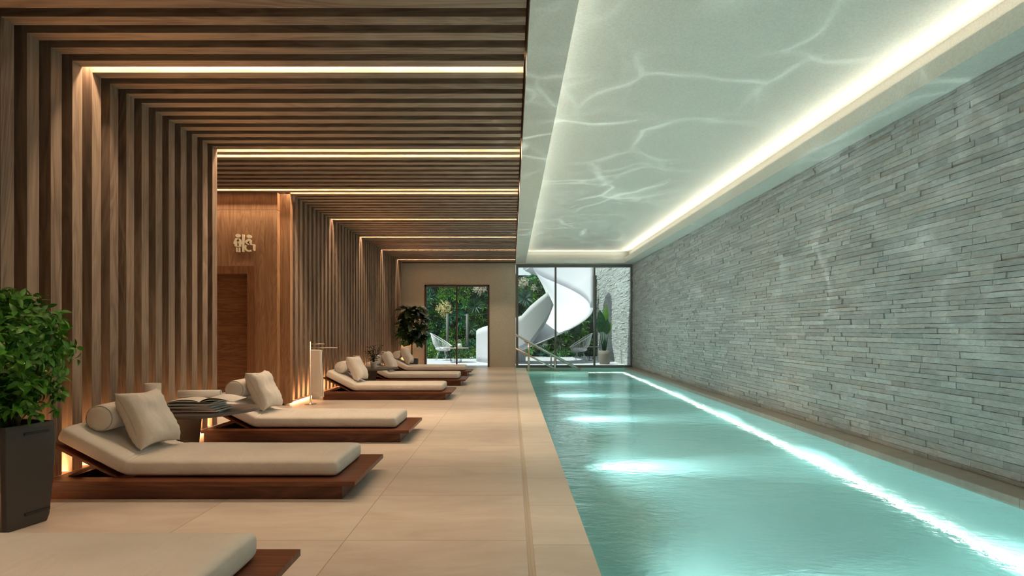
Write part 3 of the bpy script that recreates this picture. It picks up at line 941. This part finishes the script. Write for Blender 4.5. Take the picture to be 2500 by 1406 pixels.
# fiddle leaf fig by the far wall
fg = empty('fiddle_leaf_fig', (-2.72, 15.0, 0), 'tall fig tree with large dark leaves in the corner left of the sliding door', 'potted plant')
MB().lathe([(.13, 0), (.17, .03), (.18, .3), (.165, .32), (.16, .28), (0, .28)], 28, cap=False).build('pot', M['planter'], fg)
tk = MB().tube([(0, 0, .27), (.005, 0, .7), (-.01, .01, 1.2), (.0, 0, 1.6)], [.02, .016, .012, .006], 8)
ff = MB(); R = random.Random(3)
for k in range(250):
    h = R.uniform(.0, 1.0); zz = .72 + h * 1.0
    a = R.uniform(0, 2 * PI); wd = .42 * (1 - abs(h - .5) * .9)
    rr = wd * R.uniform(.3, 1)
    b0 = Vector((0, 0, zz - .05)); c = Vector((math.cos(a) * rr, math.sin(a) * rr, zz + rr * .15))
    if c.x + .23 * dd.normalized().x < -.46 if (dd := Vector((math.cos(a), math.sin(a), 0))) else False: continue
    if k % 4 == 0: tk.tube([b0, c], [.007, .003], 5)
    dd = Vector((math.cos(a), math.sin(a), R.uniform(-.8, .7)))
    leaf_shape(ff, c, dd, Vector((0, 0, 1)) + rnd_dir(R) * .6, R.uniform(.18, .27), R.uniform(.13, .19), .2, R.uniform(.15, .5), 6, tipw=.12)
tk.build('trunk', M['trunk'], fg); ff.build('foliage', M['leaf_dark'], fg, fix=False)

# small potted plant on table two
spx = at(912.5, 0, 10.0).x
pp = empty('potted_plant', (spx, 10.0, .4002), 'small leafy plant in a ribbed white pot on the side table', 'potted plant')
prof = [(.0, 0), (.045, 0)]
for k in range(8):
    z0_ = .004 + k * .0145; r0_ = .047 + k * .0017
    prof += [(r0_, z0_), (r0_ + .003, z0_ + .004), (r0_ + .003, z0_ + .010), (r0_, z0_ + .014)]
prof += [(.063, .122), (.057, .122), (.055, .10), (0, .10)]
MB().lathe(prof, 32, cap=False).build('pot', M['white_ceramic'], pp)
pf_ = MB(); ps = MB(); R = random.Random(8)
for k in range(11):
    a = 2 * PI * k / 11 + R.random() * .4; out = R.uniform(.03, .15); tipz = R.uniform(.26, .43)
    p0, p1, p2 = Vector((0, 0, .10)), Vector((math.cos(a) * out * .4, math.sin(a) * out * .4, tipz * .6)), Vector((math.cos(a) * out, math.sin(a) * out, tipz))
    ps.tube([p0, p1, p2], [.004, .003, .002], 5)
    for j in range(12):
        t_ = .25 + .75 * j / 11; c = p0.lerp(p1, t_ * 2) if t_ < .5 else p1.lerp(p2, t_ * 2 - 1)
        s_ = (p2 - p0).normalized().cross(Vector((math.sin(a), -math.cos(a), .1))).normalized()
        leaf_shape(pf_, c, (s_ * (1 if j % 2 else -1) + Vector((0, 0, .5))) + rnd_dir(R) * .3, (p2 - p0) * -1 + rnd_dir(R) * .3, R.uniform(.04, .055), .02, .15, .15, 4)
ps.build('stems', M['leaf_small'], pp); pf_.build('foliage', M['leaf_small'], pp, fix=False)

# ------------------------------------------------------------------ towel rack
YR = 8.19; rx = at(757.6, 0, YR).x
rk = empty('towel_rack', (rx, YR, 0), 'slim metal towel stand with swivel arms beside the slatted wall', 'towel rack')
MB().lathe([(.085, 0), (.085, .008), (.012, .012), (.011, .925), (.0, .927)], 24).build('pole', M['rack'], rk)
b1 = (.20, .02, .862); b2 = (.41, -.03, .833); b3 = (.215, -.10, .787)
for (b_, zz) in ((b1, .890), (b2, .836), (b3, .79)):
    MB().tube([(.0, 0, zz), (b_[0], b_[1], zz)], .0065, 10).build('arm', M['rack'], rk)
def towel(name, pts_top, z_top, zf, zb, off, label, flare=0.0):
    """folded sheet hanging over an arm from pts_top[0] to pts_top[1]"""
    (ax, ay), (bx, by) = pts_top
    d = Vector((bx - ax, by - ay)); nrm = Vector((-d.y, d.x)).normalized()
    if nrm.y > 0: nrm = -nrm
    rows = []; NS = 14
    prof = []
    for k in range(16): prof.append((zf + (z_top - zf) * k / 15, -off - .012 * (1 - k / 15)))
    for k in range(1, 8):
        a = PI * k / 8; prof.append((z_top + off * math.sin(a), -off * math.cos(a)))
    for k in range(16): prof.append((z_top - (z_top - zb) * k / 15, off))
    for s in range(NS + 1):
        t_ = s / NS; row = []
        for (z_, n_) in prof:
            dz = (z_top - z_)
            wx = .004 * math.sin(t_ * 9 + dz * 5) * min(1, dz * 3)
            k = t_ * (1 + flare * dz) 
            x = ax + d.x * k + nrm.x * (-n_ + wx); y = ay + d.y * k + nrm.y * (-n_ + wx)
            row.append((x, y, z_))
        rows.append(row)
    o = MB().grid(rows).build(name, M['towel'], solid=.009)
    return tag(o, label, 'towel', 'white towels on the towel rack')
towel('towel', ((rx + .022, YR - .012), (rx + .185, YR - .09)), .793, .16, .12, .014, 'front white towel draped over the lowest arm of the stand', flare=.42)
towel('towel', ((rx + .03, YR + .030), (rx + .175, YR - .035)), .785, .07, .35, .012, 'second white towel hanging behind the front one, reaching lower')

# ------------------------------------------------------------------ handrail in the pool
hr = empty('pool_handrail', (.45, 14.75, -.02), 'stainless steel handrail descending into the pool', 'handrail')
def hp(px, py, Y): 
    q = at(px, py, Y); return (q.x - .45, q.y - 14.75, q.z + .02)
r_ = .026
MB().tube([hp(1259, 817, 14.78), hp(1262, 819, 14.78), hp(1417, 902, 14.78)], r_, 12).build('top_rail', M['steel'], hr)
MB().tube([hp(1259, 851, 14.78), hp(1366, 906, 14.78)], r_ * .9, 12).build('lower_rail', M['steel'], hr)
MB().tube([hp(1291, 833, 14.79), hp(1291, 906, 14.79)], .030, 12).build('post', M['steel'], hr)
MB().tube([hp(1354.5, 868, 14.79), hp(1354.5, 906, 14.79)], .026, 12).build('post', M['steel'], hr)
h2 = empty('pool_handrail', (.45, 16.0, -.10), 'second steel handrail farther back by the window, mostly hidden', 'handrail')
def hq(px, py, Y):
    q = at(px, py, Y); return (q.x - .45, q.y - 16.0, q.z + .10)
MB().tube([hq(1345.5, 866, 16.0), hq(1345.5, 905, 16.0)], .022, 12).build('post', M['steel'], h2)
MB().tube([hq(1280, 832, 16.0), hq(1400, 896, 16.0)], .022, 12).build('top_rail', M['steel'], h2)

# ------------------------------------------------------------------ terrace
YB = 22.5
structure(box('floor_terrace', (-6.5, XS + .1, YF + .2, 23.4, -.12, 0), M['terrace']), 'white stone terrace floor')
structure(box('step_sill', (-3.6, XS + .1, YF + .1, YF + .2, -.12, -.001), M['terrace']), 'door sill')
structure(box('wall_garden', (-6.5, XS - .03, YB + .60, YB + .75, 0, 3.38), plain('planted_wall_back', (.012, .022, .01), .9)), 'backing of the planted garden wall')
structure(box('wall_terrace_left', (-6.7, -6.5, YF + .2, 23.4, 0, 3.4), M['white_paint']), 'white terrace side wall')
R = random.Random(21); gw = MB()
def gcol(x, z):
    q = noise.noise(Vector((x * .9, z * .9, 2.0))); q2 = noise.noise(Vector((x * 2.1, z * 2.1, 9.0)))
    base = [(.020, .075, .022), (.03, .11, .025), (.018, .085, .045), (.05, .13, .02), (.03, .06, .02)][int((q + 1) * 2.6 + q2 + R.random() * .8) % 5]
    k = R.uniform(1.0, 2.9); return tuple(c * k for c in base)
def clump(x, y, z, kind):
    tone = gcol(x, z); c = Vector((x, y, z))
    up = Vector((R.uniform(-.3, .3), -1, R.uniform(-.2, .5))).normalized()
    if kind == 0:
        for j in range(13):
            dd = (up * .6 + rnd_dir(R)).normalized(); k = R.uniform(.7, 1.4)
            leaf_shape(gw, c, dd, up + rnd_dir(R) * .3, R.uniform(.10, .24), R.uniform(.025, .05), .2, R.uniform(.2, .9), 2, tone=tuple(q * k for q in tone))
    else:
        for j in range(22):
            dd = (up + rnd_dir(R) * .9).normalized(); k = R.uniform(.7, 1.4)
            leaf_shape(gw, c + rnd_dir(R) * .12, dd, up + rnd_dir(R) * .5, R.uniform(.05, .09), R.uniform(.03, .05), .2, .2, 2, tone=tuple(q * k for q in tone))
for k in range(1250):
    x = R.uniform(-6.0, 3.25); z = R.uniform(.05, 3.30)
    depth = max(0, .8 - z) * .55
    bul = .18 * noise.noise(Vector((x * 1.3, z * 1.3, 0)))
    clump(x, YB + .12 - depth + bul, z, 0 if noise.noise(Vector((x * .8, z * .8, 5))) > -.08 else 1)
tag(gw.build('garden_foliage', M['leaf_wall'], fix=False), 'dense mixed green foliage covering the garden wall behind the terrace', 'foliage', kind='stuff')
# single plants that stand out
def rosette(px, py, rpx, label, tone, Y=YB - .25, n=40, w=.045):
    c = at(px, py, Y); r = rpx * Y / F
    mb = MB()
    for j in range(n):
        dd = (Vector((0, -1, .1)) * R.uniform(.1, .9) + Vector((math.cos(j * 2.4), 0, math.sin(j * 2.4)))).normalized()
        k = R.uniform(.7, 1.5)
        leaf_shape(mb, Vector((0, 0, 0)), dd, Vector((0, -1, .3)), r * R.uniform(.8, 1.1), w * R.uniform(.8, 1.2), .3, R.uniform(0, .2), 4, tone=tuple(q * k for q in tone))
    mb.lathe([(.001, 0), (.03, .02), (.03, .3)], 8, c=(0, .02, -.2))
    o = mb.build('spiky_plant', M['leaf_wall'], fix=False); o.location = c
    return tag(o, label, 'plant', 'spiky rosette plants in the garden wall')
rosette(1159, 747, 27, 'dark spiky rosette high behind the right pane of the sliding door', (.02, .07, .03))
rosette(1150, 800, 22, 'spiky plant right of the second grey post', (.035, .10, .04))
rosette(1282, 728, 24, 'grey-green spiky rosette in the garden wall left of the white stair', (.08, .15, .11), w=.06)
rosette(1321, 838, 20, 'spiky plant below the white stair, left of the window mullion', (.05, .09, .05))
rosette(1366, 838, 20, 'spiky plant below the white stair, right of the window mullion', (.05, .08, .04))
rosette(1404, 806, 18, 'spiky plant under the right side of the white stair', (.05, .10, .05))
def flowers(px, py, rpx, label, tone, Y=YB - .3, n=260):
    c = at(px, py, Y); r = rpx * Y / F
    mb = MB()
    for j in range(n):
        d = rnd_dir(R); k = R.uniform(.6, 1.25)
        p = Vector((d.x * r, d.y * r * .6, d.z * r)) * R.random() ** .4
        for _ in range(2):
            leaf_shape(mb, p, rnd_dir(R) + Vector((0, -.4, 0)), Vector((0, -1, .4)), r * .22, r * .10, .1, .1, 2, tone=tuple(q * k for q in tone) if j % 4 else (.04, .12, .03))
    mb.tube([(0, 0, -r * .2), (0, .25, -r * 1.0)], .012, 6)
    o = mb.build('flowering_bush', M['leaf_wall'], fix=False); o.location = c
    return tag(o, label, 'plant', 'flowering bushes in the garden wall')
flowers(1084, 753, 20, 'round pale yellow flowering bush behind the left door pane', (.75, .62, .28))
flowers(1172, 703, 18, 'white and pink flowers at the top right of the sliding door', (.70, .58, .48))
flowers(1277, 690, 14, 'cream flowering bush at the top left of the pool window', (.75, .66, .52))
flowers(1303, 702, 9, 'small cream flowers beside the white stair edge', (.70, .62, .5), n=120)
flowers(1052, 855, 10, 'small orange flowers low behind the left white string chair', (.75, .38, .06), n=120)
for px, lb in ((1092, 'left grey post rising from the hedge behind the chair'), (1140.6, 'right grey post rising from the hedge behind the table')):
    q = at(px, 835, 21.2)
    o = MB().lathe([(.052, 0), (.048, 1.7)], 14).build('garden_post', M['post']); o.location = (q.x, 21.2, 0)
    tag(o, lb, 'post', 'grey garden posts')
hg = MB(); gw_save = gw; gw = hg
for k in range(420):
    x = R.uniform(-4.2, -1.15); z = R.uniform(.0, .62); clump(x, 21.05 + R.random() * .3 + (z) * .3, z, 1)
gw = gw_save
tag(hg.build('hedge', M['leaf_wall'], fix=False), 'low dark green hedge in front of the planted wall', 'hedge', kind='stuff')

# white helical stair
AX, AY, RO, RI = .8, 19.7, 2.07, .5
def zb_(ph): return max(0.0, (ph - 45) * .0148)
def pol(ph, r): a = math.radians(180 + ph); return AX + r * math.cos(a), AY + r * math.sin(a)
sr = empty('spiral_stair', (AX, AY, 0), 'white sculptural spiral stair curving up outside the pool window', 'staircase')
rows = []
top = MB(); 
for ph in range(58, 282, 4):
    row = []
    bmp = .62 * max(0, min(1, (150 - ph) / 74)) 
    xo, yo = pol(ph, RO); xi, yi = pol(ph, RI)
    z0_ = zb_(ph)
    for k in range(9):
        t_ = k / 8; row.append((xo + (xi - xo) * t_ - AX, yo + (yi - yo) * t_ - AY, z0_ + bmp * t_ ** 1.3))
    rows.append(row)
MB().grid(rows).build('soffit', M['white_paint'], sr, solid=.03)
rows = []
def ztop(ph):
    pts = [(0, 1.01), (60, 1.36), (76, 1.55), (90, 2.1), (100, 2.45)]
    for (a, va), (b_, vb) in zip(pts, pts[1:]):
        if ph <= b_: return va + (vb - va) * (ph - a) / (b_ - a)
    return pts[-1][1]
for ph in list(range(0, 85, 4)) + [87, 90, 93, 96, 98, 100]:
    x, y = pol(ph, RO + .002); z0_ = zb_(ph); z1_ = ztop(ph)
    if ph > 84: z0_ = .58 + .74 * (ph - 84) / 11 if ph < 95 else 1.32 + .56 * (ph - 95) / 5
    if ph > 96: z1_ = 2.30 - .40 * (ph - 96) / 4
    z0_ = min(z0_, z1_ - .01)
    if ph > 84: x, y = pol(ph + (ph - 84) * .3, RO + .002)
    rows.append([(x - AX, y - AY, z0_ + (z1_ - z0_) * k / 6) for k in range(7)])
MB().grid(rows).build('lower_parapet', M['white_paint'], sr, solid=.04)
rows = []
for ph in range(172, 282, 4):
    x, y = pol(ph, RO); z0_ = zb_(ph)
    rows.append([(x - AX, y - AY, z0_ + 1.6 * k / 6) for k in range(7)])
MB().grid(rows).build('upper_parapet', M['white_paint'], sr, solid=.1)
sb = MB()
for i in range(12):
    ph = 2 + i * 8; z1_ = .12 + i * .155
    p = [pol(ph, RO - .12), pol(ph + 8, RO - .12), pol(ph + 8, RI), pol(ph, RI)]
    sb.prism([(x - AX, y - AY) for x, y in p], max(0.001, z1_ - .3) if zb_(ph) > 0 else .001, z1_)
sb.build('treads', M['white_paint'], sr)

# string chairs
def string_chair(loc, label, face):
    r = empty('string_chair', loc, label, 'chair', 'white woven string chairs on the terrace')
    fx = face                                        # +1 faces +x
    n_ = 44; ring_pts = []
    for k in range(n_ + 1):
        a = 2 * PI * k / n_
        u, v_ = math.cos(a), math.sin(a)             # u=1 back/top, -1 front
        ring_pts.append(Vector((-fx * (.38 * u), .40 * v_ * (1 + .06 * u), .74 + .235 * u)))
    MB().tube(ring_pts, .016, 8, cap=False).build('frame_ring', M['cord'], r)
    c0 = Vector((fx * .03, 0, .36)); cr_ = []
    for k in range(n_ + 1):
        a = 2 * PI * k / n_; cr_.append(c0 + Vector((-fx * .17 * math.cos(a), .19 * math.sin(a), .02 * math.cos(a))))
    MB().tube(cr_, .012, 6, cap=False).build('seat_ring', M['cord'], r)
    cs = MB()
    for k in range(n_):
        p, q = ring_pts[k], cr_[k]; mid = p.lerp(q, .55) + Vector((0, 0, -.05)) + (p - Vector((0, 0, p.z))) * .10
        cs.tube([p, mid, q], .0055, 5)
        cs.tube([q, c0 + Vector((0, 0, -.015))], .0055, 4)
    cs.build('cords', M['cord'], r)
    for a in (50, 130, 230, 310):
        a = math.radians(a); s = Vector((fx * .03 + .15 * math.cos(a), .16 * math.sin(a), .35)); e = Vector((fx * .0 + .30 * math.cos(a), .27 * math.sin(a), 0.0))
        MB().tube([s, e], .009, 8).build('leg', M['steel'], r)
    rows = []
    for i in range(13):
        v_ = -1 + 2 * i / 12; rows.append([(fx * (.05 - .24 * math.sqrt(max(0, 1 - v_ * v_)) * math.cos(PI * j / 12)), v_ * .26, 0) for j in range(13)])
    o = MB().lathe([(0, 0), (.20, .0), (.235, .02), (.24, .05), (.20, .085), (0, .10)], 28, cap=False).build('seat_cushion', plain('white_cushion', (.80, .80, .84), .9))
    o.location = (loc[0] + fx * .03, loc[1], loc[2] + .385)
    tag(o, 'white seat cushion lying in the ' + ('left' if fx > 0 else 'right') + ' string chair', 'cushion', 'white chair cushions')
    return r
string_chair((-2.55, 19.9, 0), 'white string chair seen through the sliding door', 1)
string_chair((2.36, 18.9, 0), 'white string chair beside the tall potted plant outside the pool window', -1)

def wire_table(loc, label, r0, h, col):
    r = empty('terrace_table', loc, label, 'table', 'round wire-base tables on the terrace')
    MB().lathe([(0, h - .02), (r0, h - .02), (r0, h), (0, h)], 36, cap=False).build('table_top', col, r)
    wr = MB(); n_ = 12
    for k in range(n_):
        a = 2 * PI * k / n_; b_ = a + 2 * PI / n_ * (1 if k % 2 else -1) * .8
        wr.tube([(r0 * .42 * math.cos(b_), r0 * .42 * math.sin(b_), .006), (r0 * .75 * math.cos(a), r0 * .75 * math.sin(a), h - .022)], .006, 6)
    for rr, zz in ((r0 * .42, .006), (r0 * .75, h - .026)):
        wr.tube([(rr * math.cos(2 * PI * k / 28), rr * math.sin(2 * PI * k / 28), zz) for k in range(29)], .006, 6, cap=False)
    wr.build('wire_base', M['black'], r)
wire_table((-1.90, 18.75, 0), 'round terrace table with wire base, outside the sliding door', .43, .495, M['wood_top'])
wire_table((2.83, 19.75, 0), 'small round terrace table mostly hidden behind the right string chair', .27, .50, M['wood_top'])
la = empty('lantern', (at(1121, 0, 18.8).x, 18.8, .4955), 'white lantern with a curved handle on the terrace table', 'lantern')
MB().lathe([(.0, 0), (.075, 0), (.09, .04), (.085, .10), (.05, .135), (0, .14)], 24, cap=False).build('body', M['cord'], la)
MB().tube([(-.08 * math.cos(PI * k / 12), 0, .05 + .22 * math.sin(PI * k / 12)) for k in range(13)], .006, 6).build('handle', M['cord'], la)
bn = empty('binoculars', (at(1104, 0, 18.65).x, 18.65, .496), 'small black binoculars lying on the terrace table', 'binoculars')
for s in (-1, 1):
    MB().tube([(-.06, s * .032, .03), (.0, s * .032, .03), (.06, s * .036, .03)], [.018, .024, .029], 14).build('barrel', M['black'], bn)
MB().box(-.02, .02, -.03, .03, .02, .04).build('bridge', M['black'], bn)

# strelitzia in a pot outside the window
q = at(1475.6, 889, 17.7)
sz = empty('potted_strelitzia', (q.x, 17.7, 0), 'tall broad-leaved plant in a rounded grey-brown pot outside the window', 'potted plant')
MB().lathe([(0, .001), (.13, .001), (.165, .03), (.192, .14), (.195, .30), (.192, .44), (.180, .44), (.178, .40), (0, .40)], 36, cap=False).build('pot', M['pot_out'], sz)
MB().lathe([(0, .405), (.177, .405)], 24, cap=False).build('soil', M['soil'], sz)
ss = MB(); R = random.Random(4)
specs = [(at(1478, 744, 17.7), .0, .95, .20, 1, (.0, -.2, 1)), (at(1465, 800, 17.6), -.05, .72, .27, 0, (-.28, -.3, 1)), (at(1485, 800, 17.75), .06, .62, .16, 0, (.22, 0, 1)), (at(1491, 788, 17.8), .1, .45, .13, 1, (.55, .2, 1)), (at(1457, 790, 17.8), -.1, .40, .13, 0, (-.6, .2, 1))]
tips = [((.03, .0, 1.92), .78, .22, 1), ((-.16, -.10, 1.74), .72, .30, 0), ((.10, -.05, 1.45), .5, .22, 0), ((.20, .05, 1.36), .40, .14, 1), ((-.22, .05, 1.40), .42, .14, 0), ((.02, .12, 1.60), .6, .22, 0)]
for (tp, Lf, Wf, kind) in tips:
    tp = Vector(tp); base = Vector((tp.x * .15, tp.y * .2, .40)); mid = base.lerp(tp, .4)
    j0 = tp - (tp - base).normalized() * Lf; j0.z = max(j0.z, .78)
    ss.tube([base, base.lerp(j0, .6), j0], [.022, .014, .009], 8)
    mb = MB(); leaf_shape(mb, j0, tp - j0, Vector((tp.x * .6 + .25, -1, .25)), (tp - j0).length, Wf, .18, -.08 if kind else .05, 10)
    mb.build('leaf', M['leaf_lime' if kind else 'leaf_banana'], sz, fix=False)
ss.tube([(0, 0, .40), (0, 0, .78)], [.045, .03], 10)
ss.build('stalks', M['leaf_banana'], sz)

# added spots above the water; their pattern imitates pool ripples on ceiling and stone
def ripple_light(loc, energy, aim, size, seed, col=(.85, 1.0, .93)):
    d = bpy.data.lights.new('added_ripple_spot', 'SPOT'); d.energy = energy; d.color = col
    d.spot_size = math.radians(size); d.spot_blend = 1.0; d.shadow_soft_size = .01
    d.use_nodes = True; nt = d.node_tree; n = N(nt)
    em = nt.nodes['Emission']
    tc = n.add('ShaderNodeTexCoord'); x, y, z = n.sep(tc.outputs['Normal'])
    iz = n.math('DIVIDE', 1.0, n.math('ABSOLUTE', z))
    v = n.comb(n.math('ADD', n.math('MULTIPLY', x, iz), seed), n.math('MULTIPLY', y, iz), 0.0)
    wob = n.add('ShaderNodeTexNoise'); n.link(v, wob.inputs['Vector']); wob.inputs['Scale'].default_value = 2.2; wob.inputs['Detail'].default_value = 2
    vv = n.mix(.30, v, wob.outputs['Color'])
    vo = n.add('ShaderNodeTexVoronoi', feature='DISTANCE_TO_EDGE'); n.link(vv, vo.inputs['Vector']); vo.inputs['Scale'].default_value = 3.4
    edge = n.ramp(vo.outputs['Distance'], [(0.0, (1, 1, 1)), (.022, (.30, .30, .30)), (.07, (0, 0, 0))])
    msk = n.ramp(n.noise(v, 1.7, 2), [(.45, (0, 0, 0)), (.68, (1, 1, 1))])
    st_ = n.math('ADD', .40, n.math('MULTIPLY', n.math('MULTIPLY', edge, msk), 2.8))
    n.link(st_, em.inputs['Strength'])
    o = bpy.data.objects.new('added_ripple_spot', d); COL.objects.link(o)
    o.location = loc; o.rotation_euler = Vector(aim).to_track_quat('-Z', 'Y').to_euler()
for i, y in enumerate((.72, 3.28, 5.84, 8.40, 10.96, 13.5)):
    ripple_light((1.3, y, WZ + .012), 32, (.28, .05, 1), 150, i * 3.7)
